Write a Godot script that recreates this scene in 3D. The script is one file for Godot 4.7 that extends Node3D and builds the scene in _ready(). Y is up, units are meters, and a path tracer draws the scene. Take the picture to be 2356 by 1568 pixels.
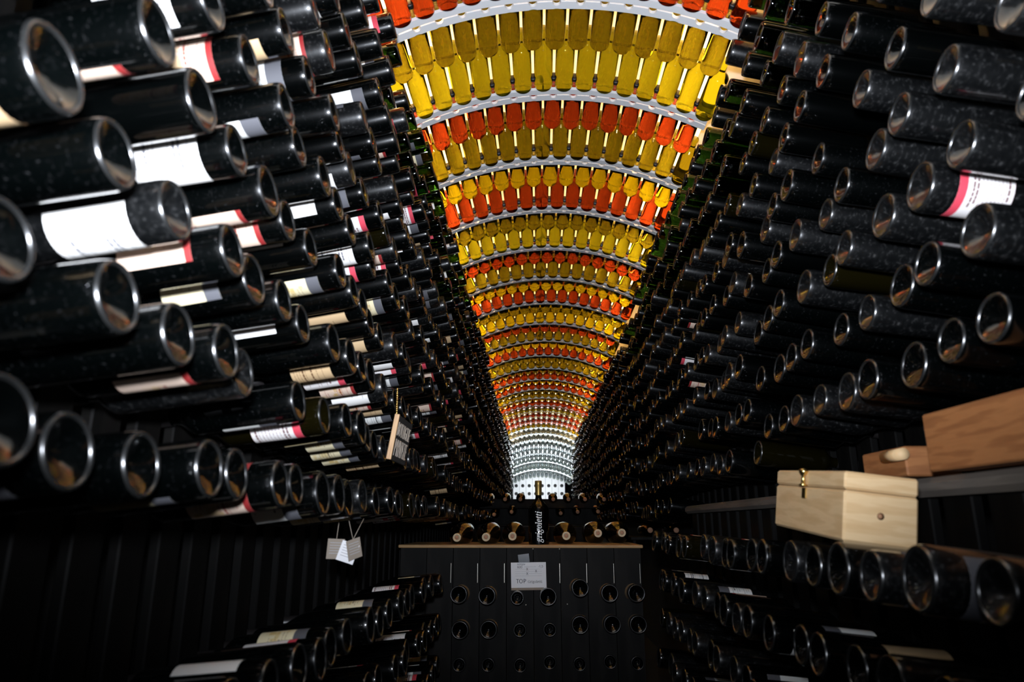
extends Node3D
# A long wine cellar: racks of dark bottles on both sides, a backlit vault of coloured glass bottles overhead.
# Corridor frame: x to the right, y up, depth d runs along -z from the camera. EYE is the height of the lens above the floor.

const EYE := 1.15
const FPX := 1571.0          # focal length in pixels of the 2356 x 1568 frame
const PITCH := 15.0
const YAW := 2.0
const BAND := 0.51           # spacing of the vault's metal strips
const D0 := 1.98             # depth of the first strip in view
const VR := 1.31             # radius of the vault's arch
const VX := 0.085            # middle of the vault
const LEFT_X := -0.42        # where the bottle bases of each wall stand
const RIGHT_X := 0.65
const LOWL_X := -0.40
const LOWR_X := 0.50

var cam_xf: Transform3D
var M := {}
var rng := RandomNumberGenerator.new()
var used := {}
var meshes := {}

# ------------------------------------------------------------------ helpers
func numbered(called: String) -> String:
	var n: int = used.get(called, 0)
	used[called] = n + 1
	return called if n == 0 else "%s_%03d" % [called, n]

func tag(o: Node, label: String, category: String, group := "", kind := "") -> void:
	if label: o.set_meta("label", label)
	if category: o.set_meta("category", category)
	if group: o.set_meta("group", group)
	if kind: o.set_meta("kind", kind)

func thing(called: String, label: String, category: String, xf := Transform3D(), group := "") -> Node3D:
	var o := Node3D.new()
	o.name = numbered(called)
	add_child(o)
	o.transform = xf
	tag(o, label, category, group)
	return o

func part(parent: Node, called: String, mesh: Mesh, mat: Variant, xf := Transform3D()) -> MeshInstance3D:
	var o := MeshInstance3D.new()
	o.name = called if parent != self else numbered(called)
	o.mesh = mesh
	if mat is Array:
		for i in mat.size():
			o.set_surface_override_material(i, mat[i])
	elif mat != null:
		for i in mesh.get_surface_count():
			o.set_surface_override_material(i, mat)
	o.transform = xf
	parent.add_child(o, true)
	return o

func structure(called: String, mesh: Mesh, mat: Material, xf := Transform3D(), label := "") -> MeshInstance3D:
	var o := part(self, called, mesh, mat, xf)
	o.set_meta("kind", "structure")
	if label: o.set_meta("label", label)
	return o

func at(x: float, h: float, d: float) -> Vector3:
	return Vector3(x, EYE + h, -d)

func project(p: Vector3) -> Vector3:
	var q := cam_xf.affine_inverse() * p
	return Vector3(1178.0 + FPX * q.x / -q.z, 784.0 - FPX * q.y / -q.z, -q.z)

func from_pixel(px: float, py: float, depth: float) -> Vector3:
	return cam_xf * Vector3((px - 1178.0) / FPX * depth, (784.0 - py) / FPX * depth, -depth)

func in_frame(p: Vector3, margin: float) -> bool:
	var q := project(p)
	return q.z > 0.12 and q.x > -margin and q.x < 2356 + margin and q.y > -margin and q.y < 1568 + margin

# basis whose y axis runs along dir, rolled about it
func along(dir: Vector3, roll := 0.0) -> Basis:
	var y := dir.normalized()
	var x := (Vector3.UP if absf(y.y) < 0.95 else Vector3.RIGHT).cross(y).normalized()
	var z := x.cross(y)
	return Basis(x, y, z) * Basis(Vector3.UP, roll)

# lathe about y. Each profile is an Array of Vector2(radius, height) running from the bottom's middle outward and up; one surface per profile.
func lathe(profiles: Array, segs: int) -> ArrayMesh:
	var am := ArrayMesh.new()
	for prof in profiles:
		var v := PackedVector3Array()
		var n := PackedVector3Array()
		var uv := PackedVector2Array()
		var idx := PackedInt32Array()
		var m: int = prof.size()
		for j in m:
			var t := Vector2.ZERO
			if j > 0: t += (prof[j] - prof[j - 1]).normalized()
			if j < m - 1: t += (prof[j + 1] - prof[j]).normalized()
			var nn := Vector2(t.y, -t.x).normalized()
			if prof[j].x < 1e-5: nn = Vector2(0, -1 if j == 0 else 1)
			for k in segs + 1:
				var a := TAU * k / segs
				v.append(Vector3(prof[j].x * cos(a), prof[j].y, prof[j].x * sin(a)))
				n.append(Vector3(nn.x * cos(a), nn.y, nn.x * sin(a)))
				uv.append(Vector2(float(k) / segs, float(j) / (m - 1)))
		for j in m - 1:
			for k in segs:
				var p := j * (segs + 1) + k
				var q := p + segs + 1
				if prof[j].x > 1e-5: idx.append_array([p, p + 1, q])
				if prof[j + 1].x > 1e-5: idx.append_array([p + 1, q + 1, q])
		var a := []
		a.resize(Mesh.ARRAY_MAX)
		a[Mesh.ARRAY_VERTEX] = v
		a[Mesh.ARRAY_NORMAL] = n
		a[Mesh.ARRAY_TEX_UV] = uv
		a[Mesh.ARRAY_INDEX] = idx
		am.add_surface_from_arrays(Mesh.PRIMITIVE_TRIANGLES, a)
	return am

# bevelled box of full size s, standing on its middle
func box(s: Vector3, bevel := 0.003) -> ArrayMesh:
	var key := "box%s%s" % [s, bevel]
	if meshes.has(key): return meshes[key]
	var st := SurfaceTool.new()
	st.begin(Mesh.PRIMITIVE_TRIANGLES)
	var h := s / 2.0
	var b := minf(bevel, minf(h.x, minf(h.y, h.z)) * 0.6)
	var pts := {}
	for sx in [-1, 1]:
		for sy in [-1, 1]:
			for sz in [-1, 1]:
				pts[[sx, sy, sz]] = [Vector3(sx * h.x, sy * (h.y - b), sz * (h.z - b)), Vector3(sx * (h.x - b), sy * h.y, sz * (h.z - b)), Vector3(sx * (h.x - b), sy * (h.y - b), sz * h.z)]
	var quads := []
	for f in 3:
		for sg in [-1, 1]:
			var q := []
			for uvv in [[-1, -1], [1, -1], [1, 1], [-1, 1]]:
				var k := [0, 0, 0]
				k[f] = sg
				k[(f + 1) % 3] = uvv[0]
				k[(f + 2) % 3] = uvv[1]
				q.append(pts[k][f])
			quads.append(q)
	for f in 3:
		var g := (f + 1) % 3
		var e := (f + 2) % 3
		for sf in [-1, 1]:
			for sg in [-1, 1]:
				var k0 := [0, 0, 0]
				var k1 := [0, 0, 0]
				k0[f] = sf
				k0[g] = sg
				k0[e] = -1
				k1[f] = sf
				k1[g] = sg
				k1[e] = 1
				quads.append([pts[k0][f], pts[k0][g], pts[k1][g], pts[k1][f]])
	for k in pts:
		quads.append([pts[k][0], pts[k][1], pts[k][2]])
	for q in quads:
		var c := Vector3.ZERO
		for p in q: c += p
		c /= q.size()
		var nrm: Vector3 = (q[1] - q[0]).cross(q[2] - q[0])
		if nrm.dot(c) > 0: q.reverse()      # clockwise seen from outside
		var nn: Vector3 = -((q[1] - q[0]).cross(q[2] - q[0])).normalized()
		for t in range(1, q.size() - 1):
			for p in [q[0], q[t], q[t + 1]]:
				st.set_normal(nn)
				st.set_uv(Vector2(p.x + p.z, p.y))
				st.add_vertex(p)
	meshes[key] = st.commit()
	return meshes[key]

# part of a cylinder's wall about y, from height y0 to y1, centred on angle 0 (+x)
func shell(r: float, y0: float, y1: float, span: float, segs := 14) -> ArrayMesh:
	var st := SurfaceTool.new()
	st.begin(Mesh.PRIMITIVE_TRIANGLES)
	for side in 2:
		for k in segs:
			var c := []
			for e in [[k, 0], [k + 1, 0], [k + 1, 1], [k, 1]]:
				var a: float = -span / 2 + span * e[0] / segs
				var rr := r if side == 0 else r - 0.0005
				c.append([Vector3(rr * cos(a), y1 if e[1] else y0, rr * sin(a)), Vector3(cos(a), 0, sin(a)) * (1 if side == 0 else -1), Vector2(float(e[0]) / segs, 1.0 - e[1])])
			for t in ([0, 1, 2, 0, 2, 3] if side == 0 else [0, 2, 1, 0, 3, 2]):
				st.set_normal(c[t][1])
				st.set_uv(c[t][2])
				st.add_vertex(c[t][0])
	return st.commit()

func rod(a: Vector3, b: Vector3, r: float) -> ArrayMesh:
	var m := lathe([[Vector2(0, 0), Vector2(r, 0), Vector2(r, (b - a).length()), Vector2(0, (b - a).length())]], 8)
	var st := SurfaceTool.new()
	st.append_from(m, 0, Transform3D(along(b - a), a))
	return st.commit()

func text_mesh(s: String, size: float, font: String, italic := false, depth := 0.0008) -> TextMesh:
	var t := TextMesh.new()
	t.text = s
	t.font_size = 48
	t.pixel_size = size / 48.0
	t.depth = depth
	t.curve_step = 2.0
	var f := SystemFont.new()
	f.font_names = PackedStringArray([font])
	f.font_italic = italic
	t.font = f
	return t

func text_fit(s: String, width: float, font: String, italic := false, depth := 0.0008) -> TextMesh:
	var t := text_mesh(s, 0.05, font, italic, depth)
	t.pixel_size *= width / t.get_aabb().size.x
	return t

# ------------------------------------------------------------------ materials
func mat(c: Color, rough: float, metal := 0.0, spec := 0.5) -> StandardMaterial3D:
	var m := StandardMaterial3D.new()
	m.albedo_color = c
	m.roughness = rough
	m.metallic = metal
	m.metallic_specular = spec
	return m

func lin(r: float, g: float, b: float, a := 1.0) -> Color:
	var c := Color(r, g, b).linear_to_srgb()
	c.a = a
	return c

func coat(m: StandardMaterial3D) -> void:
	m.clearcoat_enabled = true
	m.clearcoat = 1.0
	m.clearcoat_roughness = 0.02

func glass(r: float, g: float, b: float, ior: float) -> StandardMaterial3D:
	var m := mat(lin(r, g, b, 0.0), 0.02)
	m.refraction_enabled = true
	m.refraction_scale = (ior - 1.0) / 10.0
	m.clearcoat_enabled = true
	m.clearcoat = 0.6
	m.clearcoat_roughness = 0.04
	return m

func noise_tex(freq: float, ramp: Array, seed_: int, size := 256, type := FastNoiseLite.TYPE_SIMPLEX_SMOOTH, octaves := 4) -> NoiseTexture2D:
	var n := FastNoiseLite.new()
	n.noise_type = type
	n.frequency = freq
	n.seed = seed_
	n.fractal_octaves = octaves
	var t := NoiseTexture2D.new()
	t.width = size
	t.height = size
	t.seamless = true
	t.noise = n
	var g := Gradient.new()
	g.offsets = PackedFloat32Array(ramp.map(func(e): return e[0]))
	g.colors = PackedColorArray(ramp.map(func(e): return e[1]))
	t.color_ramp = g
	return t

func wood(dark: Color, light: Color, scale: Vector3, rough: float, seed_: int) -> StandardMaterial3D:
	var m := mat(Color.WHITE, rough)
	m.albedo_texture = noise_tex(0.02, [[0.0, dark], [0.45, dark.lerp(light, 0.5)], [0.6, light], [1.0, dark.lerp(light, 0.7)]], seed_)
	m.uv1_triplanar = true
	m.uv1_scale = scale
	return m

# printed paper: lines of small type on a ground, u runs round the bottle, v down the label
func paper_print(ground: Color, ink: Color, band: Color, band_rows: int, seed_: int, art := false) -> ImageTexture:
	var im := Image.create(192, 128, false, Image.FORMAT_RGB8)
	im.fill(ground)
	var r := RandomNumberGenerator.new()
	r.seed = seed_
	if art:
		for k in 26:
			var c := ground.lerp(Color(0.72, 0.55, 0.2), r.randf() * 0.5)
			im.fill_rect(Rect2i(r.randi_range(20, 150), r.randi_range(8, 70), r.randi_range(8, 26), r.randi_range(6, 22)), c)
	for row in range(10, 116 - band_rows, 9):
		if r.randf() < 0.3: continue
		var x := r.randi_range(30, 60)
		var last := r.randi_range(120, 168)
		var big := r.randf() < 0.25
		while x < last:
			var w := r.randi_range(2, 7) + (5 if big else 0)
			im.fill_rect(Rect2i(x, row, w, 5 if big else 2), ground.lerp(ink, 0.75 if big else 0.5))
			x += w + r.randi_range(1, 3)
	if band_rows > 0:
		im.fill_rect(Rect2i(0, 128 - band_rows, 192, band_rows), band)
	return ImageTexture.create_from_image(im)

func make_materials() -> void:
	# dark bottle glass with a little settled dust in specks
	var specks := noise_tex(0.055, [[0.0, lin(0.0005, 0.0008, 0.0008)], [0.70, lin(0.0006, 0.0009, 0.0009)], [0.80, lin(0.003, 0.0032, 0.0034)], [1.0, lin(0.05, 0.05, 0.05)]], 5, 512)
	M.dark = mat(Color.WHITE, 0.27, 0.0, 0.3)
	coat(M.dark)
	M.dark.albedo_texture = specks
	M.dark.uv1_triplanar = true
	M.dark.uv1_scale = Vector3.ONE * 4.0
	M.clean = mat(lin(0.0004, 0.0006, 0.0006), 0.22, 0.0, 0.3)
	coat(M.clean)
	var dusty := noise_tex(0.05, [[0.0, lin(0.0018, 0.002, 0.0022)], [0.5, lin(0.003, 0.0033, 0.0035)], [0.68, lin(0.006, 0.0063, 0.0065)], [0.78, lin(0.018, 0.018, 0.018)], [1.0, lin(0.08, 0.08, 0.08)]], 8, 512)
	M.dusty = mat(Color.WHITE, 0.33, 0.0, 0.42)
	coat(M.dusty)
	M.dusty.albedo_texture = dusty
	M.dusty.uv1_triplanar = true
	M.dusty.uv1_scale = Vector3.ONE * 3.0
	M.olive_dark = mat(lin(0.004, 0.0032, 0.0006), 0.07)
	M.rim = mat(lin(0.009, 0.0092, 0.009), 0.27, 0.0, 0.85)
	M.green = glass(0.012, 0.06, 0.012, 1.35)
	var tints := {yellow = [0.24, 0.20, 0.004], lime = [0.20, 0.20, 0.007], olive = [0.095, 0.083, 0.004], amber = [0.155, 0.02, 0.005], clear = [0.22, 0.26, 0.26]}
	for k in tints:
		var c: Array = tints[k]
		M[k] = glass(c[0], c[1], c[2], 1.17)
		M[k + "_far"] = glass(c[0], c[1], c[2], 1.2)
	M.capsule_black = mat(lin(0.015, 0.013, 0.013), 0.35)
	M.capsule_gold = mat(lin(0.36, 0.24, 0.07), 0.38, 0.7)
	M.cork = mat(lin(0.42, 0.22, 0.13), 0.8)
	M.cap_cream = mat(lin(0.62, 0.48, 0.3), 0.5)
	M.labels = []
	var grey := Color(0.33, 0.33, 0.35)
	var specs := [
		[Color(0.93, 0.92, 0.9), Color(0.2, 0.2, 0.25), Color.WHITE, 0, 11, false],
		[Color(0.92, 0.9, 0.89), Color(0.35, 0.2, 0.2), Color(0.82, 0.25, 0.32), 20, 12, false],
		[Color(0.88, 0.83, 0.68), Color(0.4, 0.3, 0.2), grey, 34, 13, true],
		[Color(0.78, 0.66, 0.5), Color(0.3, 0.18, 0.1), Color(0.4, 0.1, 0.1), 0, 14, false],
		[Color(0.86, 0.76, 0.68), Color(0.5, 0.12, 0.1), Color(0.55, 0.12, 0.12), 12, 15, true],
		[Color(0.9, 0.9, 0.88), Color(0.2, 0.2, 0.2), grey, 40, 16, false]]
	for s in specs:
		var m := mat(Color.WHITE, 0.7)
		m.albedo_texture = paper_print(s[0], s[1], s[2], s[3], s[4], s[5])
		M.labels.append(m)
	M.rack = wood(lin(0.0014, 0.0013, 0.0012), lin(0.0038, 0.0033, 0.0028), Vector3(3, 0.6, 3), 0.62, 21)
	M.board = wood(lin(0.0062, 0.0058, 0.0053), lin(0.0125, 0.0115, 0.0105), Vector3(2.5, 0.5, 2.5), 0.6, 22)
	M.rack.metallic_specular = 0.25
	M.board.metallic_specular = 0.22
	M.pine = wood(lin(0.62, 0.40, 0.19), lin(0.74, 0.52, 0.28), Vector3(1.2, 9, 1.2), 0.62, 23)
	M.brown = wood(lin(0.24, 0.088, 0.028), lin(0.37, 0.15, 0.05), Vector3(1.2, 10, 1.2), 0.6, 24)
	M.shelf = wood(lin(0.3, 0.16, 0.06), lin(0.42, 0.25, 0.1), Vector3(1, 8, 6), 0.6, 25)
	M.beam = wood(lin(0.10, 0.085, 0.07), lin(0.16, 0.135, 0.11), Vector3(6, 6, 0.7), 0.7, 26)
	M.knot = mat(lin(0.40, 0.2, 0.1), 0.6)
	M.white_metal = mat(lin(0.86, 0.86, 0.86), 0.4)
	M.plaster = mat(lin(0.85, 0.80, 0.70), 0.9)
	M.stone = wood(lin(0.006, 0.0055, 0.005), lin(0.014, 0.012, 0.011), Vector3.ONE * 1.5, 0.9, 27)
	M.brass = mat(lin(0.75, 0.52, 0.18), 0.25, 1.0)
	M.nail = mat(lin(0.55, 0.52, 0.45), 0.35, 0.9)
	M.slate = mat(lin(0.02, 0.019, 0.019), 0.7)
	M.chalk = mat(lin(0.5, 0.42, 0.34), 0.9)
	M.frame_wood = wood(lin(0.42, 0.24, 0.12), lin(0.6, 0.38, 0.2), Vector3(20, 1, 20), 0.6, 28)
	M.paper = mat(lin(0.82, 0.81, 0.82), 0.8)
	M.kraft = mat(lin(0.3, 0.25, 0.2), 0.8)
	M.ink = mat(lin(0.02, 0.02, 0.03), 0.8)
	M.ink_faint = mat(lin(0.42, 0.41, 0.42), 0.8)
	M.silver = mat(lin(0.8, 0.78, 0.74), 0.4)
	M.orange = mat(lin(0.75, 0.12, 0.03), 0.5)
	M.plastic = mat(Color(0.8, 0.82, 0.85, 0.12), 0.12)
	M.plastic.transparency = BaseMaterial3D.TRANSPARENCY_ALPHA
	M.tube = mat(Color.WHITE, 0.5)
	M.tube.emission_enabled = true
	M.tube.emission = Color(1.0, 0.78, 0.45)
	M.tube.emission_energy_multiplier = 6.0
	M.far_lamp = mat(Color.WHITE, 0.5)
	M.far_lamp.emission_enabled = true
	M.far_lamp.emission = Color(0.95, 0.98, 1.0)
	M.far_lamp.emission_energy_multiplier = 2.2

# ------------------------------------------------------------------ bottles
func bottle_profiles(r: float, total: float, body: float, neck := 0.0145, neck_length := 0.075) -> Array:
	# [glass, rim]: the punt and the wall are glass, the knurled ring it stands on is duller
	var sh := total - body - neck_length        # length of the shoulder
	var wall := [Vector2(r * 0.965, 0.0034), Vector2(r * 0.984, 0.0064), Vector2(r * 0.996, 0.0105), Vector2(r, 0.016), Vector2(r, body)]
	for k in range(1, 7):
		var t := k / 6.0
		wall.append(Vector2(lerpf(r, neck, t * t * (3 - 2 * t)), body + sh * t))
	wall.append_array([Vector2(neck * 0.97, total - 0.03), Vector2(neck * 0.97, total - 0.019), Vector2(neck * 1.13, total - 0.017), Vector2(neck * 1.13, total - 0.004), Vector2(neck, total), Vector2(0, total)])
	var punt := [Vector2(0, 0.019), Vector2(r * 0.14, 0.0181), Vector2(r * 0.32, 0.0142), Vector2(r * 0.55, 0.0078), Vector2(r * 0.74, 0.0040), Vector2(r * 0.82, 0.0028)]
	var ring := [Vector2(r * 0.82, 0.0028), Vector2(r * 0.84, 0.0012), Vector2(r * 0.87, 0.0003), Vector2(r * 0.895, 0.0), Vector2(r * 0.92, 0.0003), Vector2(r * 0.947, 0.0015), Vector2(r * 0.965, 0.0034)]
	return [punt, ring, wall]

func clear_profile(r: float, total: float, body: float, neck_length := 0.075) -> Array:
	var p := bottle_profiles(r, total, body, 0.0145, neck_length)
	var one: Array = []
	one.append_array(p[0])
	one.append_array(p[1].slice(1))
	one.append_array(p[2].slice(1))
	return [one]

func make_meshes() -> void:
	meshes.bordeaux = lathe(bottle_profiles(0.038, 0.30, 0.185), 28)
	meshes.burgundy = lathe(bottle_profiles(0.0415, 0.30, 0.145), 28)
	meshes.champagne = lathe(bottle_profiles(0.0435, 0.31, 0.15), 28)
	meshes.magnum = lathe(bottle_profiles(0.056, 0.36, 0.19, 0.0165), 32)
	meshes.half = lathe(bottle_profiles(0.029, 0.24, 0.13), 28)
	meshes.vault = lathe(clear_profile(0.0375, 0.315, 0.19, 0.095), 26)
	meshes.vault_short = lathe(clear_profile(0.0375, 0.275, 0.19, 0.055), 26)
	meshes.vault_far = lathe(clear_profile(0.0375, 0.315, 0.19, 0.095), 14)
	meshes.capsule = lathe([[Vector2(0.0158, 0.0), Vector2(0.0158, 0.045), Vector2(0.0172, 0.047), Vector2(0.0172, 0.066), Vector2(0.0155, 0.068), Vector2(0, 0.068)]], 16)
	meshes.capsule_big = lathe([[Vector2(0.0175, 0.0), Vector2(0.0175, 0.05), Vector2(0.0192, 0.052), Vector2(0.0192, 0.070), Vector2(0.0175, 0.0725), Vector2(0.012, 0.0725), Vector2(0.012, 0.0717), Vector2(0, 0.0717)]], 20)
	meshes.stopper = lathe([[Vector2(0.0, -0.012), Vector2(0.0145, -0.012), Vector2(0.0168, -0.008), Vector2(0.0168, 0.003), Vector2(0.0145, 0.006), Vector2(0, 0.006)]], 14)
	for k in ["bordeaux", "burgundy", "champagne", "magnum"]:
		var r: float = {bordeaux = 0.038, burgundy = 0.0415, champagne = 0.0435, magnum = 0.056}[k]
		meshes["label_" + k] = shell(r + 0.0006, 0.042, 0.138 if k == "bordeaux" else 0.128, deg_to_rad(200))

const TOTAL := {bordeaux = 0.30, burgundy = 0.30, champagne = 0.31, magnum = 0.36, half = 0.24}
const LABEL_WORDS := ["plain white label", "red-edged white label", "cream picture label", "tan label", "red-drawn pink label", "grey-strip white label"]
const COUNT := ["", "first", "second", "third", "fourth", "fifth", "sixth", "seventh", "eighth", "ninth", "tenth", "eleventh", "twelfth", "thirteenth", "fourteenth", "fifteenth", "sixteenth", "seventeenth", "eighteenth", "nineteenth", "twentieth"]
const TENS := ["", "", "twenty", "thirty", "forty", "fifty", "sixty", "seventy", "eighty", "ninety", "hundred"]

func ordinal(n: int) -> String:
	if n <= 20: return COUNT[n]
	return TENS[n / 10] + "-" + COUNT[n % 10] if n % 10 else TENS[n / 10].replace("y", "ie") + "th"

# one dark bottle with its parts; label_kind -1 has none
func dark_bottle(xf: Transform3D, shape: String, glass_mat: Material, label_kind: int, label_roll: float, where: String, group: String) -> Node3D:
	var look: String = {M.dark: "black", M.clean: "glossy", M.dusty: "dusty", M.olive_dark: "olive", M.green: "green"}[glass_mat]
	if shape == "half": look = "half-size"
	var what: String = look + " bottle" + (" with " + LABEL_WORDS[label_kind] if label_kind >= 0 else "") + ", " + where
	var called := "labelled_wine_bottle" if label_kind >= 0 else "half_wine_bottle" if shape == "half" else look + "_wine_bottle"
	var o := thing(called, what, "bottle", xf, group)
	part(o, "body", meshes[shape], [glass_mat, M.rim, glass_mat])
	if shape != "half":
		part(o, "capsule", meshes.capsule, M.capsule_black, Transform3D(Basis(), Vector3(0, TOTAL[shape] - 0.067, 0)))
	if label_kind >= 0:
		part(o, "label", meshes["label_" + shape], M.labels[label_kind], Transform3D(Basis(Vector3.UP, label_roll), Vector3.ZERO))
	return o

func stuff(called: String, label: String, category: String, mesh: Mesh, mats: Array, places: Array) -> void:
	if places.is_empty(): return
	var mm := MultiMesh.new()
	mm.transform_format = MultiMesh.TRANSFORM_3D
	var own: Mesh = mesh.duplicate()
	for i in mats.size():
		own.surface_set_material(i, mats[i])
	mm.mesh = own
	mm.instance_count = places.size()
	for i in places.size():
		mm.set_instance_transform(i, places[i])
	var o := MultiMeshInstance3D.new()
	o.name = numbered(called)
	o.multimesh = mm
	add_child(o)
	tag(o, label, category, "", "stuff")

# rows of bottles in a wall rack. spec rows: function of column depth -> list of heights
func wall_bottles(side: float, base_x: float, cols: Array, rows_of: Callable, landmark: Array, where: String, group: String, label_share: float, near_dust: float, most: int) -> void:
	var all := []
	rng.seed = hash(group)
	# landmark: [depth, words for bottles nearer than it, words for those beyond it, word for the rows' order]
	var near_cols := cols.filter(func(c): return c < landmark[0]).size()
	for col in cols.size():
		var d: float = cols[col]
		var heights: Array = rows_of.call(d)
		for row in heights.size():
			var h: float = heights[row]
			if rng.randf() < 0.03: continue
			var tilt := deg_to_rad(6.5 + 5.5 * clampf(h, -0.2, 1.5) + rng.randf_range(-1.0, 1.0))
			var yaw := deg_to_rad(rng.randf_range(-1.5, 2.5))
			var dir := Vector3(side * cos(tilt), -sin(tilt), -sin(yaw) * 0.6)
			var p := at(base_x - side * (rng.randf_range(-0.012, 0.02)), h + rng.randf_range(-0.006, 0.006), d + rng.randf_range(-0.006, 0.006))
			var k := rng.randf()
			var shape: String = "bordeaux" if k < 0.68 else "burgundy" if k < 0.88 else "champagne"
			var g := rng.randf()
			var gm: Material = M.dark
			if g < near_dust: gm = M.dusty
			elif g < near_dust + 0.25: gm = M.clean
			elif g > 0.97: gm = M.olive_dark
			if h > crown(d) - 0.62 and d > 1.2 and d < 5.0 and rng.randf() < 0.6: gm = M.green
			var lk := -1
			if rng.randf() < label_share: lk = rng.randi_range(0, 5)
			var n_off := near_cols - col if col < near_cols else col - near_cols + 1
			var place := "%s row %s, %s %s" % [ordinal(row + 1), landmark[3], ordinal(n_off), landmark[1] if col < near_cols else landmark[2]]
			all.append({place = place, xf = Transform3D(along(dir, rng.randf() * TAU), p), shape = shape, gm = gm, lk = lk, roll = rng.randf() * TAU, seen = in_frame(p, 60.0), z = project(p).z})
	all.sort_custom(func(a, b): return a.z < b.z)
	var n := 0
	var rest := []
	for b in all:
		if b.seen and n < most:
			n += 1
			dark_bottle(b.xf, b.shape, b.gm, b.lk, b.roll, b.place, group)
		elif in_frame(b.xf.origin, 500.0):
			rest.append(b.xf)
	stuff("wine_bottle_rows", "far rows of dark bottles " + where, "bottles", meshes.bordeaux, [M.clean, M.rim, M.clean], rest)

# ------------------------------------------------------------------ vault
func crown(d: float) -> float:
	# nearly level, bending down towards the bright end
	return maxf(1.76 - 0.0265 * (d - D0), 1.575) - 0.032 * pow(maxf(d - 10.4, 0.0), 2.0)

func vault_at(theta: float, off: float, d: float) -> Vector3:
	return at(VX + (VR + off) * sin(theta), crown(d) - VR + (VR + off) * cos(theta), d)

func arch_plate(d_near: float, d_far: float, off: float, thick: float, half: float, notches: Array, segs := 70) -> ArrayMesh:
	# a curved plate under the necks; notches: angles of round cut-outs in its near edge
	var st := SurfaceTool.new()
	st.begin(Mesh.PRIMITIVE_TRIANGLES)
	st.set_smooth_group(-1)
	var cut := func(th: float) -> float:
		for a in notches:
			var s: float = absf(th - a) * VR
			if s < 0.0145: return sqrt(0.0145 * 0.0145 - s * s) * 1.2
		return 0.0
	for k in segs:
		var ta := -half + 2.0 * half * k / segs
		var tb := -half + 2.0 * half * (k + 1) / segs
		var na: float = d_near + cut.call(ta)
		var nb: float = d_near + cut.call(tb)
		var lo := [vault_at(ta, off, na), vault_at(tb, off, nb), vault_at(tb, off, d_far), vault_at(ta, off, d_far)]
		var hi := [vault_at(ta, off + thick, na), vault_at(tb, off + thick, nb), vault_at(tb, off + thick, d_far), vault_at(ta, off + thick, d_far)]
		for q in [[lo[0], lo[1], lo[2], lo[3]], [hi[3], hi[2], hi[1], hi[0]], [hi[0], hi[1], lo[1], lo[0]], [lo[3], lo[2], hi[2], hi[3]]]:
			for t in [0, 2, 1, 0, 3, 2]:
				st.add_vertex(q[t])
	st.generate_normals()
	return st.commit()

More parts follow.
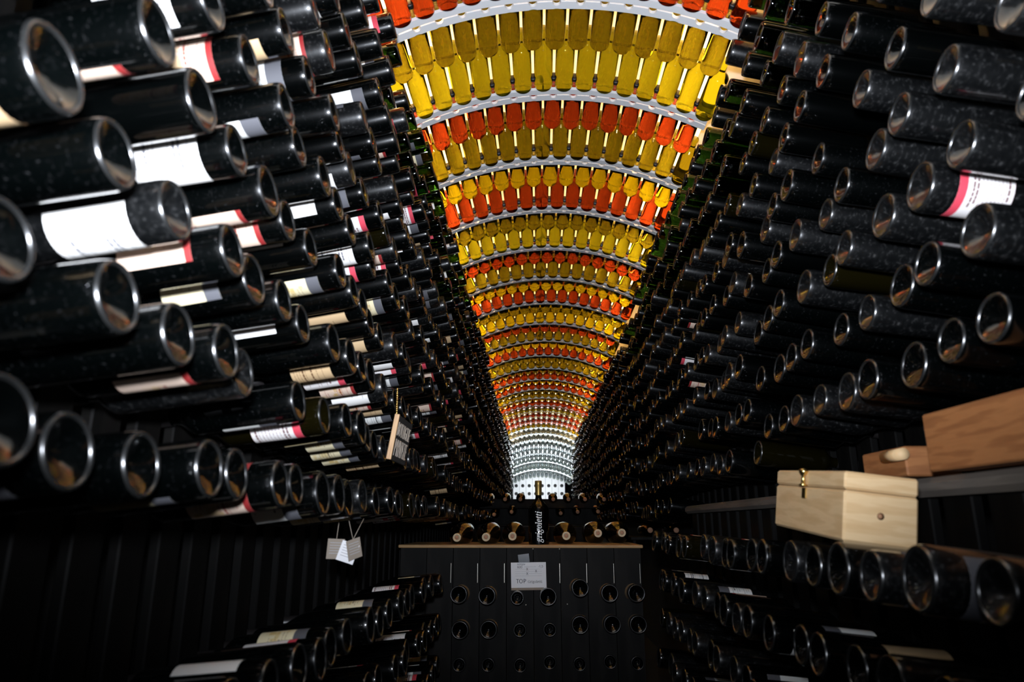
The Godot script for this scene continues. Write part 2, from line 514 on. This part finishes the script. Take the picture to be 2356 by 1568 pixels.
func build_vault() -> void:
	# rows: which glass each half band holds (first row, second row); the last entries are dim and clear glass towards the end
	var plan := [["amber", "amber"], ["olive", "lime"], ["amber", "olive"], ["yellow", "amber"], ["olive", "lime"], ["amber", "olive"], ["yellow", "amber"], ["olive", "yellow"], ["amber", "olive"], ["yellow", "amber"],
		["olive", "olive"], ["olive", "amber"], ["yellow", "amber"], ["olive", "olive"], ["yellow", "amber"], ["amber", "olive"], ["yellow", "amber"], ["olive", "amber"], ["amber", "yellow"], ["clear", "clear"]]
	var colour_words := {amber = "red-amber", olive = "olive-brown", lime = "yellow-green", yellow = "golden yellow", clear = "clear"}
	var far := {}
	var pitch := 0.084 / VR
	for i in range(-1, 25):
		var d: float = D0 + BAND * i
		var pair: Array = plan[mini(i + 1, plan.size() - 1)]
		var notches := []
		for k in range(-8, 9): notches.append(k * pitch)
		var strip := thing("metal_arch_strip", "%s white metal arch strip holding necks of the vault bottles" % ordinal(i + 2), "strip", Transform3D(), "white arch strips across the bottle vault")
		part(strip, "front_plate", arch_plate(d - 0.050, d - 0.020, -0.030, 0.012, 0.50, []), M.white_metal)
		part(strip, "notched_plate", arch_plate(d - 0.013, d + 0.020, -0.030, 0.012, 0.50, notches, 440 if i <= 9 else 100), M.white_metal)
		for th in [-0.45, -0.032, 0.45]:
			part(strip, "hanger_rod", rod(vault_at(th, -0.019, d - 0.03), vault_at(th, 0.175, d - 0.03), 0.003), M.white_metal)
		for row in 2:
			var kind: String = pair[row]
			for k in (range(-7, 8) if row == 0 else range(-8, 8)):
				var th: float = (k + (0.0 if row == 0 else 0.5)) * pitch
				var base: Vector3
				var tip: Vector3
				if row == 0:
					base = vault_at(th, 0.0, d + 0.222 + rng.randf_range(-0.004, 0.004))
					tip = vault_at(th, 0.0, d - 0.093)
				else:
					base = vault_at(th, -0.012, d + BAND - 0.050 + rng.randf_range(-0.003, 0.003))
					tip = vault_at(th, 0.043, d + BAND - 0.325)
				var xf := Transform3D(along(tip - base, rng.randf() * TAU), base)
				if i <= 9:
					var off_crown: String = "on the crown" if k == 0 and row == 0 else "%s off the crown towards the %s" % [ordinal(absi(k) if row == 0 else (k + 1 if k >= 0 else -k)), "boxes" if k >= 0 and (k > 0 or row == 1) else "slate sign"]
					var o := thing(kind + "_glass_bottle", "%s vault bottle, %s, %s %s strip" % [colour_words[kind], off_crown, "neck in" if row == 0 else "base before", ordinal(i + 2 if row == 0 else i + 3)], "bottle", xf, "%s bottles of the vault" % colour_words[kind])
					part(o, "body", meshes.vault if row == 0 else meshes.vault_short, M[kind])
					if row == 0:
						part(o, "stopper", meshes.stopper, M.capsule_black, Transform3D(Basis(), Vector3(0, 0.315, 0)))
				else:
					if not far.has(kind): far[kind] = []
					far[kind].append(xf)
	for kind in far:
		stuff("vault_bottle_rows", "far rows of small %s glass bottles in the vault" % colour_words[kind], "bottles", meshes.vault_far, [M[kind + "_far"]], far[kind])
	# the white board behind the bottles
	for k in 4:
		structure("ceiling_far" if k == 0 else "ceiling_end", arch_plate([8.96, 10.4, 12.0, 13.5][k], [10.4, 12.0, 13.5, 15.0][k], 0.17, 0.03, 0.62, []), M.plaster, Transform3D(), "white painted arched ceiling behind the far vault bottles")
	structure("ceiling", arch_plate(0.6, 8.96, 0.17, 0.03, 0.62, []), M.plaster, Transform3D(), "white painted arched ceiling behind the vault bottles")
	# lamps along both springings, above the bottles
	for i in range(-1, 19):
		for s in [-1.0, 1.0]:
			var d: float = D0 + BAND * (i + 0.5)
			var p := vault_at(s * 0.475, 0.075, d)
			var t := thing("light_tube", "warm light tube behind the %s edge of the vault, past the %s strip" % ["slate-sign" if s < 0 else "box-side", ordinal(i + 2)], "lamp", Transform3D(Basis(Vector3.RIGHT, PI / 2), p), "light tubes behind the vault bottles")
			part(t, "glowing_tube", lathe([[Vector2(0, -0.23), Vector2(0.011, -0.23), Vector2(0.013, -0.225), Vector2(0.013, 0.225), Vector2(0.011, 0.23), Vector2(0, 0.23)]], 10), M.tube)
			for e in [-0.24, 0.24]:
				part(t, "end_cap", lathe([[Vector2(0, -0.012), Vector2(0.015, -0.012), Vector2(0.015, 0.012), Vector2(0, 0.012)]], 10), M.white_metal, Transform3D(Basis(), Vector3(0, e, 0)))
			if i % 2 == 0 or i == -1:
				var a := AreaLight3D.new()
				a.name = "tube_light"
				a.area_size = Vector2(0.03, 0.95 if i >= 0 else 0.45)
				a.light_color = Color(1.0, 0.80, 0.52)
				a.light_energy = TUBE_ENERGY
				a.shadow_enabled = true
				a.area_range = 12.0
				add_child(a, true)
				var q := vault_at(s * 0.462, 0.085, d + (0.25 if i >= 0 else 0.0))
				a.look_at_from_position(q, vault_at(s * 0.26, 0.165, d + (0.25 if i >= 0 else 0.0)), Vector3(0, 0, -1))

const TUBE_ENERGY := 1.1

# ------------------------------------------------------------------ scene
func _ready() -> void:
	rng.seed = 4711
	# camera: 24 mm lens tilted up, focused a few metres in
	var cam := Camera3D.new()
	cam.name = "camera"
	cam.transform = Transform3D(Basis.from_euler(Vector3(deg_to_rad(PITCH), deg_to_rad(YAW), 0)), Vector3(0, EYE, 0))
	cam_xf = cam.transform
	var lens := CameraAttributesPhysical.new()
	lens.frustum_focal_length = 24.0
	lens.frustum_focus_distance = 3.2
	lens.exposure_aperture = 4.0
	cam.attributes = lens
	cam.fov = rad_to_deg(2.0 * atan(784.0 / FPX))
	cam.near = 0.03
	cam.far = 60.0
	add_child(cam)
	cam.current = true
	var we := WorldEnvironment.new()
	we.name = "environment"
	var env := Environment.new()
	env.background_mode = Environment.BG_COLOR
	env.background_color = Color.BLACK
	env.tonemap_mode = Environment.TONE_MAPPER_LINEAR
	env.tonemap_exposure = 1.0
	env.sdfgi_enabled = true
	env.ssao_enabled = true
	env.ssil_enabled = true
	we.environment = env
	add_child(we)
	# the camera's flash, tilted up towards the vault
	var flash := SpotLight3D.new()
	flash.name = "camera_flash"
	flash.light_color = Color(0.92, 0.95, 1.0)
	flash.light_energy = 7.5
	flash.light_size = 0.035
	flash.spot_angle = 60.0
	flash.spot_angle_attenuation = 1.0
	flash.spot_range = 30.0
	flash.shadow_enabled = true
	add_child(flash)
	flash.look_at_from_position(Vector3(-0.02, EYE + 0.13, 0.03), Vector3(-0.02, EYE + 0.13, 0.03) + Vector3(-0.05, tan(deg_to_rad(36.0)), -1.0))
	make_materials()
	make_meshes()
	build_room()
	build_vault()
	build_walls()
	build_counter()
	build_far_counter()
	build_small_things()

func build_room() -> void:
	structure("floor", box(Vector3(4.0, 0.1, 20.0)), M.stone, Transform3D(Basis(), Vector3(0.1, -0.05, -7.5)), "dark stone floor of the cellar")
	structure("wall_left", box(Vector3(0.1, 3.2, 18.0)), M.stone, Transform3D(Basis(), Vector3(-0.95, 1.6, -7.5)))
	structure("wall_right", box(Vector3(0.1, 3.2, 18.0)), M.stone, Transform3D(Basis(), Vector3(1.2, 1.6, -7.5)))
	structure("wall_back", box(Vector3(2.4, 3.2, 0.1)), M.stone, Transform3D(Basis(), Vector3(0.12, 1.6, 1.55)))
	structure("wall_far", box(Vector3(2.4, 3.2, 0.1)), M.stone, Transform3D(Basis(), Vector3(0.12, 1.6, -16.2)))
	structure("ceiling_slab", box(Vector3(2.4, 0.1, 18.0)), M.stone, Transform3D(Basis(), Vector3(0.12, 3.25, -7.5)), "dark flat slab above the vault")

func planks(rack: Node3D, x: float, cols: Array, pitch: float, y0: float, y1: float, slot: float) -> void:
	var m := box(Vector3(0.02, y1 - y0, pitch - slot), 0.003)
	for d in cols:
		part(rack, "plank", m, M.rack, Transform3D(Basis(), Vector3(x, (y0 + y1) / 2, -(d + pitch / 2))))

func build_walls() -> void:
	var left_cols := []
	for j in 104: left_cols.append(0.385 + 0.118 * j)
	var right_cols := []
	for j in 96: right_cols.append(0.545 + 0.129 * j)
	var jog := {}
	var r2 := RandomNumberGenerator.new()
	r2.seed = 99
	for k in 60: jog[k] = r2.randf_range(-0.03, 0.03)
	var top := func(d: float) -> float: return crown(d) - 0.24
	wall_bottles(-1.0, LEFT_X, left_cols, func(d: float) -> Array:
		var out := []
		var h := 0.065
		while h < top.call(d):
			out.append(h + jog[int(d / 0.59)] * 0.5)
			h += 0.15
		return out, [2.03, "before the slate sign", "past the slate sign", "up"], "in the tall rack with the hanging slate sign", "bottles in the slate-sign rack", 0.62, 0.14, 300)
	wall_bottles(1.0, RIGHT_X, right_cols, func(d: float) -> Array:
		var out := []
		var h: float = 0.275 if d < 2.0 else 0.215 + jog[int(d / 0.645)] if d < 3.5 else 0.08 + jog[int(d / 0.645)]
		while h < top.call(d):
			out.append(h)
			h += 0.137
		return out, [1.2, "above the brown crate", "past the brown crate", "up"], "in the tall rack above the wooden boxes", "bottles in the rack above the boxes", 0.04, 0.35, 300)
	# low racks
	wall_bottles(-1.0, LOWL_X, left_cols.filter(func(d): return d > 0.8 and d < 3.0), func(_d: float) -> Array: return [-0.23, -0.385, -0.545], [3.2, "from counter, tag side", "", "down"], "in the low rack under the paper tags", "bottles in the low rack under the tags", 0.75, 0.0, 300)
	wall_bottles(1.0, LOWR_X, right_cols.filter(func(d): return d > 0.6 and d < 3.1), func(_d: float) -> Array: return [-0.07, -0.22, -0.37, -0.52], [3.2, "from counter, box side", "", "down"], "in the low rack under the pale box", "bottles in the low rack under the pale box", 0.4, 0.3, 300)
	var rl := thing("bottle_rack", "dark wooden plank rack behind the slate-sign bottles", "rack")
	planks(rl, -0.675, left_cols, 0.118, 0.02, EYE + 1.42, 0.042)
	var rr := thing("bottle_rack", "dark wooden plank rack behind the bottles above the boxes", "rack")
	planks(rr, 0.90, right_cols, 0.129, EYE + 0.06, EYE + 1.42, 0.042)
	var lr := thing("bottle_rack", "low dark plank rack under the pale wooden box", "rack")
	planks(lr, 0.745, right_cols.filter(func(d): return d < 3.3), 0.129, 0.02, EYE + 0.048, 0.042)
	# rail along the top of the low rack
	var rail := part(self, "wooden_rail", box(Vector3(0.05, 0.035, 2.9), 0.012), M.beam, Transform3D(Basis(), at(0.745, 0.066, 2.0)))
	tag(rail, "grey weathered wooden rail running behind the pale box", "rail")

func build_counter() -> void:
	var d := 3.25
	var c := thing("counter", "black plank counter with bottle holes and pale wooden top", "counter", Transform3D(Basis(), Vector3(0, 0, -d)))
	# x where each bottle base stands on the front, three rows
	var spots := []
	var rows := [[[1055, 1367, 43], [1120, 1370, 43], [1190, 1375, 30], [1261, 1372, 39], [1335, 1352, 42], [1403, 1364, 38], [1465, 1364, 42]],
		[[1058, 1449, 40], [1124, 1448, 38], [1196, 1449, 30], [1265, 1448, 30], [1335, 1437, 40], [1409, 1436, 37], [1469, 1436, 40]],
		[[1056, 1529, 30], [1123, 1529, 29], [1197, 1530, 31], [1265, 1523, 30], [1334, 1527, 30], [1404, 1522, 29], [1467, 1525, 29]]]
	for row in rows:
		for s in row:
			var p := from_pixel(s[0], s[1], 2.95)
			spots.append([p, s[2], row.find(s), rows.find(row)])
	var pw := 0.1215
	var x0: float = from_pixel(916, 1400, 3.06).x
	for k in 9:
		var xa := x0 + pw * k
		var plank := CSGBox3D.new()
		plank.name = "plank"
		plank.size = Vector3(pw - 0.003, EYE - 0.105, 0.022)
		plank.position = Vector3(xa + pw / 2, (EYE - 0.105) / 2, 0.0 - 0.011 + (0.002 if k % 2 else 0.0))
		plank.material = M.board
		for s in spots:
			if absf(s[0].x - plank.position.x) < pw / 2 + 0.03:
				var hole := CSGCylinder3D.new()
				hole.name = "hole"
				hole.operation = CSGShape3D.OPERATION_SUBTRACTION
				hole.radius = 0.021
				hole.height = 0.1
				hole.sides = 20
				hole.rotation.x = PI / 2
				hole.position = Vector3(s[0].x - plank.position.x, s[0].y - 0.012 - plank.position.y, 0)
				hole.material = M.board
				plank.add_child(hole, true)
		c.add_child(plank, true)
	part(c, "top_board", box(Vector3(pw * 9 + 0.02, 0.014, 0.5), 0.003), M.shelf, Transform3D(Basis(), Vector3(x0 + pw * 4.5, EYE - 0.112 + 0.014, -0.24)))
	for px in [1036, 1098, 1160, 1288, 1350, 1412, 1472]:
		# bright steel pin left in the joint
		part(c, "joint_strip", box(Vector3(0.003, 0.085, 0.003), 0.001), M.nail, Transform3D(Basis(), Vector3(from_pixel(px, 1315, 3.07).x, from_pixel(px, 1318, 3.07).y, 0.004)))
	for s in [[1210, 1390], [1305, 1388], [1226, 1263], [1288, 1263]]:
		var p := from_pixel(s[0], s[1], 3.06)
		part(c, "nail", lathe([[Vector2(0, 0), Vector2(0.004, 0), Vector2(0.004, 0.002), Vector2(0, 0.004)]], 10), M.nail, Transform3D(Basis(Vector3.RIGHT, PI / 2), Vector3(p.x, p.y, 0.001)))
	for s in spots:
		var small: bool = s[1] < 34
		var dir := Vector3(rng.randf_range(-0.03, 0.03), -0.06, -1.0)
		var shape := "half" if small else "bordeaux"
		dark_bottle(Transform3D(along(dir), s[0]), shape, M.clean if rng.randf() < 0.6 else M.dark, 3 if not small and s[2] != 3 else -1, PI / 2 - (s[2] - 3) * 0.18, "%s of the %s row in the counter front" % [ordinal(s[2] + 1), ordinal(s[3] + 1)], "bottles in the counter front")
	# bottles lying on the top, necks to the corridor
	for s in [[1051, 1236, 0.0, 1], [1118, 1235, 0.0, 2], [1179, 1233, 0.0, 3], [1303, 1232, 0.0, 4], [1376, 1226, 0.12, 5], [1431, 1225, 0.12, 6]]:
		var cap := from_pixel(s[0], s[1], 3.16 + s[2])
		var dir := Vector3(0.0, -0.10, 1.0).normalized()
		var base := cap - dir * 0.36
		base.y = EYE - 0.105 + 0.062
		dir = (cap - base).normalized()
		base = cap - dir * 0.362
		var o := thing("magnum_bottle", "large dark bottle with cream cap, %s lying along the counter top" % ordinal(int(s[3])), "bottle", Transform3D(along(dir), base), "capped bottles lying on the counter")
		part(o, "body", meshes.magnum, [M.clean, M.rim, M.clean])
		var cp := part(o, "capsule", meshes.capsule_big, M.cap_cream, Transform3D(Basis(), Vector3(0, 0.291, 0)))
		part(cp, "cap_stamp", lathe([[Vector2(0.0, 0.0), Vector2(0.009, 0.0), Vector2(0.009, 0.0006), Vector2(0, 0.0006)]], 16), M.cork, Transform3D(Basis(), Vector3(0, 0.0717, 0)))
	var sh := thing("side_shelf", "dark wooden shelf holding two corked bottles beyond the counter", "shelf")
	var shp := from_pixel(1526, 1219, 4.3)
	part(sh, "top_board", box(Vector3(0.45, 0.02, 0.4)), M.board, Transform3D(Basis(), Vector3(shp.x + 0.02, shp.y - 0.05, shp.z - 0.2)))
	for e in [-1.0, 1.0]:
		part(sh, "side_panel", box(Vector3(0.02, shp.y - 0.06, 0.36)), M.board, Transform3D(Basis(), Vector3(shp.x + 0.02 + e * 0.2, (shp.y - 0.06) / 2, shp.z - 0.2)))
	for s in [[1496, 1219, 4.3], [1556, 1219, 4.3]]:
		var cap := from_pixel(s[0], s[1], s[2])
		var o := thing("corked_wine_bottle", "dark bottle with pale cork, %s on the side shelf beyond the counter" % ("first" if s[0] < 1520 else "second"), "bottle", Transform3D(along(Vector3(0, 0, 1)), cap - Vector3(0, 0, 0.3)), "corked bottles behind the counter end")
		part(o, "body", meshes.bordeaux, [M.clean, M.rim, M.clean])
		part(o, "cork", meshes.stopper, M.cork, Transform3D(Basis(), Vector3(0, 0.30, 0)))
	# the standing bottle
	var sp := from_pixel(1240, 1256, 3.17)
	sp.y = EYE - 0.0985 + 0.0
	var sb := thing("standing_bottle", "black bottle standing upright on the counter, white script lettering, gold capsule", "bottle", Transform3D(Basis(), sp))
	part(sb, "body", lathe(bottle_profiles(0.048, 0.295, 0.165, 0.0145), 36), [M.clean, M.rim, M.clean])
	part(sb, "capsule", lathe([[Vector2(0.0155, 0.0), Vector2(0.0158, 0.045), Vector2(0.0168, 0.048), Vector2(0.0166, 0.064), Vector2(0.015, 0.067), Vector2(0, 0.067)]], 20), M.capsule_gold, Transform3D(Basis(), Vector3(0, 0.2305, 0)))
	part(sb, "shoulder_seal", shell(0.0305, 0.193, 0.205, deg_to_rad(80), 8), M.orange, Transform3D(Basis(Vector3.UP, PI / 2), Vector3.ZERO))
	part(sb, "lettering", text_fit("grigoletti", 0.135, "Droid Serif", true), M.silver, Transform3D(Basis(Vector3(0, 0, 1), PI / 2) * Basis(Vector3.RIGHT, Vector3(0.28, 1.25, 0), Vector3(0, 0, 1)), Vector3(0.0, 0.088, 0.0487)))

func build_far_counter() -> void:
	var c := thing("far_counter", "dark plank counter deeper in the cellar under corked bottles", "counter")
	for k in 9:
		part(c, "plank", box(Vector3(0.118, EYE - 0.02, 0.02)), M.board, Transform3D(Basis(), Vector3(-0.46 + 0.121 * k, (EYE - 0.02) / 2, -6.3)))
	part(c, "top_board", box(Vector3(1.1, 0.015, 0.45)), M.board, Transform3D(Basis(), Vector3(0.03, EYE - 0.01, -6.52)))
	part(c, "back_panel", box(Vector3(1.1, 0.235, 0.02)), M.board, Transform3D(Basis(), at(0.03, 0.115, 6.73)))
	part(c, "upper_board", box(Vector3(1.1, 0.012, 0.30)), M.board, Transform3D(Basis(), at(0.03, 0.145, 6.57)))
	var n := 0
	for s in [[1122, 1148], [1162, 1148], [1197, 1148], [1273, 1148], [1308, 1148], [1346, 1148], [1390, 1148], [1137, 1183], [1177, 1177], [1290, 1180], [1329, 1177], [1376, 1176]]:
		n += 1
		var cap := from_pixel(s[0], s[1], 6.1)
		var o := thing("corked_wine_bottle", "dark bottle with pinkish cork, %s on the far counter's %s board" % [ordinal(n if n < 8 else n - 7), "upper" if n < 8 else "lower"], "bottle", Transform3D(along(Vector3(0.0, -0.1, 1)), cap - Vector3(0, -0.03, 0.3)), "corked bottles on the far counter")
		part(o, "body", meshes.burgundy, [M.clean, M.rim, M.clean])
		part(o, "cork", meshes.stopper, M.cork, Transform3D(Basis(), Vector3(0, 0.30, 0)))
	# the bright end of the cellar: a white board with holes, lit by a cool panel above
	var e := thing("end_board", "white board with rows of round holes at the bright far end", "board")
	for k in 8:
		part(e, "plank", box(Vector3(0.138, 2.7, 0.03)), M.paper, Transform3D(Basis(), Vector3(-0.44 + 0.142 * k, 1.35, -15.3)))
	for r in 4:
		for k in 8:
			part(e, "hole", lathe([[Vector2(0, 0), Vector2(0.036, 0), Vector2(0.036, 0.004), Vector2(0, 0.004)]], 14), M.slate, Transform3D(Basis(Vector3.RIGHT, PI / 2), Vector3(-0.44 + 0.142 * k, EYE + 0.3 + 0.17 * r, -15.282)))
	var p := thing("far_light_box", "cool white upward light box below the bright far end", "lamp", Transform3D(Basis(), Vector3(VX, 0, -13.9)))
	part(p, "housing", box(Vector3(0.8, EYE + 0.08, 0.7)), M.white_metal, Transform3D(Basis(), Vector3(0, (EYE + 0.08) / 2, 0)))
	part(p, "glowing_panel", box(Vector3(0.76, 0.01, 0.66)), M.far_lamp, Transform3D(Basis(), Vector3(0, EYE + 0.085, 0)))
	var a := AreaLight3D.new()
	a.name = "far_light_box_light"
	a.area_size = Vector2(0.74, 0.64)
	a.light_color = Color(0.93, 0.97, 1.0)
	a.light_energy = 6.0
	a.area_range = 25.0
	a.shadow_enabled = true
	add_child(a)
	a.look_at_from_position(at(VX, 0.095, 13.9), at(VX, 1.0, 13.9), Vector3(0, 0, -1))

func build_small_things() -> void:
	# pale wooden box
	var corner := at(0.508, -0.028, 1.20)
	var b := thing("wooden_box", "pale pine box with brass clasp resting on the low rack bottles", "box", Transform3D(Basis(Vector3(0, 0, 1), deg_to_rad(-7.0)) * Basis(Vector3.RIGHT, deg_to_rad(4.5)), corner))
	var w := 0.122
	var l := 0.34
	part(b, "body", box(Vector3(w, 0.085, l), 0.004), M.pine, Transform3D(Basis(), Vector3(w / 2, 0.0425, -l / 2)))
	part(b, "lid", box(Vector3(w, 0.030, l), 0.004), M.pine, Transform3D(Basis(), Vector3(w / 2, 0.1012, -l / 2)))
	part(b, "knot", lathe([[Vector2(0, 0), Vector2(0.006, 0), Vector2(0, 0.0004)]], 14), M.knot, Transform3D(Basis(Vector3.RIGHT, PI / 2), Vector3(0.06, 0.048, 0.0001)))
	var clasp := part(b, "clasp", box(Vector3(0.003, 0.02, 0.018), 0.001), M.brass, Transform3D(Basis(), Vector3(-0.002, 0.073, -0.175)))
	part(clasp, "hook", lathe([[Vector2(0, 0), Vector2(0.009, 0.002), Vector2(0.004, 0.006), Vector2(0.003, 0.02), Vector2(0.008, 0.026), Vector2(0.009, 0.032), Vector2(0, 0.035)]], 12), M.brass, Transform3D(Basis(), Vector3(-0.004, 0.012, 0.004)))
	# brown boxes on the rail
	var big := thing("wooden_crate", "brown wooden crate lying on the rail beneath the tall rack", "crate", Transform3D(Basis(Vector3.UP, deg_to_rad(2)), at(0.685, 0.085, 1.2)))
	part(big, "side_panel", box(Vector3(0.014, 0.098, 0.62), 0.003), M.brown, Transform3D(Basis(), Vector3(-0.005, 0.05, 0.3)))
	part(big, "end_panel", box(Vector3(0.12, 0.096, 0.014), 0.003), M.brown, Transform3D(Basis(), Vector3(0.063, 0.05, 0.0)))
	part(big, "bottom_panel", box(Vector3(0.12, 0.012, 0.6), 0.003), M.brown, Transform3D(Basis(), Vector3(0.063, 0.008, 0.3)))
	var small := thing("wooden_block_box", "smaller brown wooden box behind the crate on the rail", "box", Transform3D(Basis(), at(0.735, 0.085, 1.33)))
	part(small, "body", box(Vector3(0.10, 0.055, 0.17), 0.003), M.brown, Transform3D(Basis(), Vector3(0, 0.028, -0.06)))
	part(small, "peg", lathe([[Vector2(0, 0), Vector2(0.011, 0), Vector2(0.011, 0.07), Vector2(0, 0.07)]], 12), M.pine, Transform3D(Basis(Vector3.RIGHT, PI / 2), Vector3(-0.06, 0.04, -0.03)))
	# hanging slate sign
	var sg := thing("slate_sign", "small black slate sign chalked BOTTIGLIE PRIVATE hanging from the bottle rack", "sign", Transform3D(Basis(Vector3(0, 0, 1), deg_to_rad(-9)), at(-0.368, 0.283, 1.80)))
	part(sg, "slate", box(Vector3(0.010, 0.12, 0.20), 0.002), M.slate, Transform3D(Basis(), Vector3(0, -0.06, -0.10)))
	part(sg, "frame_edge", box(Vector3(0.013, 0.12, 0.006), 0.001), M.frame_wood, Transform3D(Basis(), Vector3(0, -0.06, 0.003)))
	for t in [["BOTTIGLIE", -0.036, 0.175], ["PRIVATE", -0.085, 0.165]]:
		var lt := text_fit(t[0], t[1 + 1], "Droid Sans")
		part(sg, "lettering", lt, M.chalk, Transform3D(Basis(Vector3.UP, PI / 2) * Basis.from_scale(Vector3(1, 1.35, 1)), Vector3(0.0054, t[1], -0.10)))
	for k in 12:
		part(sg, "chain_bead", lathe([[Vector2(0, -0.0035), Vector2(0.003, -0.002), Vector2(0.003, 0.002), Vector2(0, 0.0035)]], 8), M.brass, Transform3D(Basis(), Vector3(-0.0035 - 0.001 * k, 0.003 + 0.0058 * k, 0.0)))
	# paper tags on the left
	var tags := [[[772, 1262], 0.15, "kraft", "brownish printed paper tag, outermost of the bunch below the slate-sign rack"], [[800, 1270], -0.12, "paper", "white paper tag in the middle of the hanging tag bunch"], [[815, 1262], 0.45, "kraft", "brownish tilted paper tag of the bunch, turned towards the counter"]]
	for t in tags:
		var p := from_pixel(t[0][0], t[0][1], 1.62)
		var o := thing("paper_tag", t[3], "tag", Transform3D(Basis(Vector3.UP, 0.5 + t[1]) * Basis(Vector3(0, 0, 1), -0.2 + t[1]), p), "bunch of paper tags")
		part(o, "sheet", box(Vector3(0.042, 0.046, 0.0008), 0.0002), M[t[2]])
		part(o, "string", rod(Vector3(0, 0.022, 0), Vector3(0.01, 0.085, -0.02), 0.0008), M.kraft)
		for k in 5:
			part(o, "print_line", box(Vector3(0.03, 0.0015, 0.0004), 0.0001), M.ink_faint, Transform3D(Basis(), Vector3(0, 0.014 - 0.006 * k, 0.0006)))
	# paper sign on the counter front
	var pp := from_pixel(1216, 1323, 3.04)
	pp.z = -3.235
	var ps := thing("paper_sign", "white handwritten paper sign TOP Grigoletti taped to the counter front", "sign", Transform3D(Basis(Vector3(0, 0, 1), deg_to_rad(1.0)), pp))
	part(ps, "sheet", box(Vector3(0.158, 0.108, 0.001), 0.0003), M.paper)
	part(ps, "folded_edge", box(Vector3(0.158, 0.012, 0.001), 0.0003), M.kraft, Transform3D(Basis(Vector3.RIGHT, -0.7), Vector3(0, -0.059, 0.003)))
	for t in [["TOP", -0.034, -0.026, 0.044, "Droid Sans", true, "ink"], ["Grigoletti", 0.028, -0.029, 0.064, "Droid Serif", true, "ink"], ["Bottiglie", -0.032, 0.046, 0.036, "Droid Serif", true, "ink"], ["600", -0.039, 0.034, 0.022, "Droid Sans", false, "ink"], ["-1,5", 0.055, 0.036, 0.021, "Droid Sans", false, "ink"],
			["X", -0.006, 0.025, 0.009, "Droid Sans", false, "ink"], ["X", 0.034, 0.016, 0.009, "Droid Sans", false, "ink"], ["X", -0.006, 0.006, 0.009, "Droid Sans", false, "ink"],
			["BOTTIGLIE DA LITRI", 0.008, 0.035, 0.05, "Droid Sans", false, "ink_faint"]]:
		part(ps, "lettering", text_fit(t[0], t[3], t[4], t[5], 0.0003), M[t[6]], Transform3D(Basis(), Vector3(t[1], t[2], 0.0008)))
	for k in 4:
		part(ps, "print_line", box(Vector3(0.12, 0.0008, 0.0003), 0.0001), M.ink_faint, Transform3D(Basis(), Vector3(0, 0.025 - 0.0095 * k, 0.0006)))
	part(ps, "plastic_sleeve", box(Vector3(0.05, 0.04, 0.0012), 0.0003), M.plastic, Transform3D(Basis(Vector3(0, 0, 1), 0.1), Vector3(-0.02, 0.07, 0.002)))
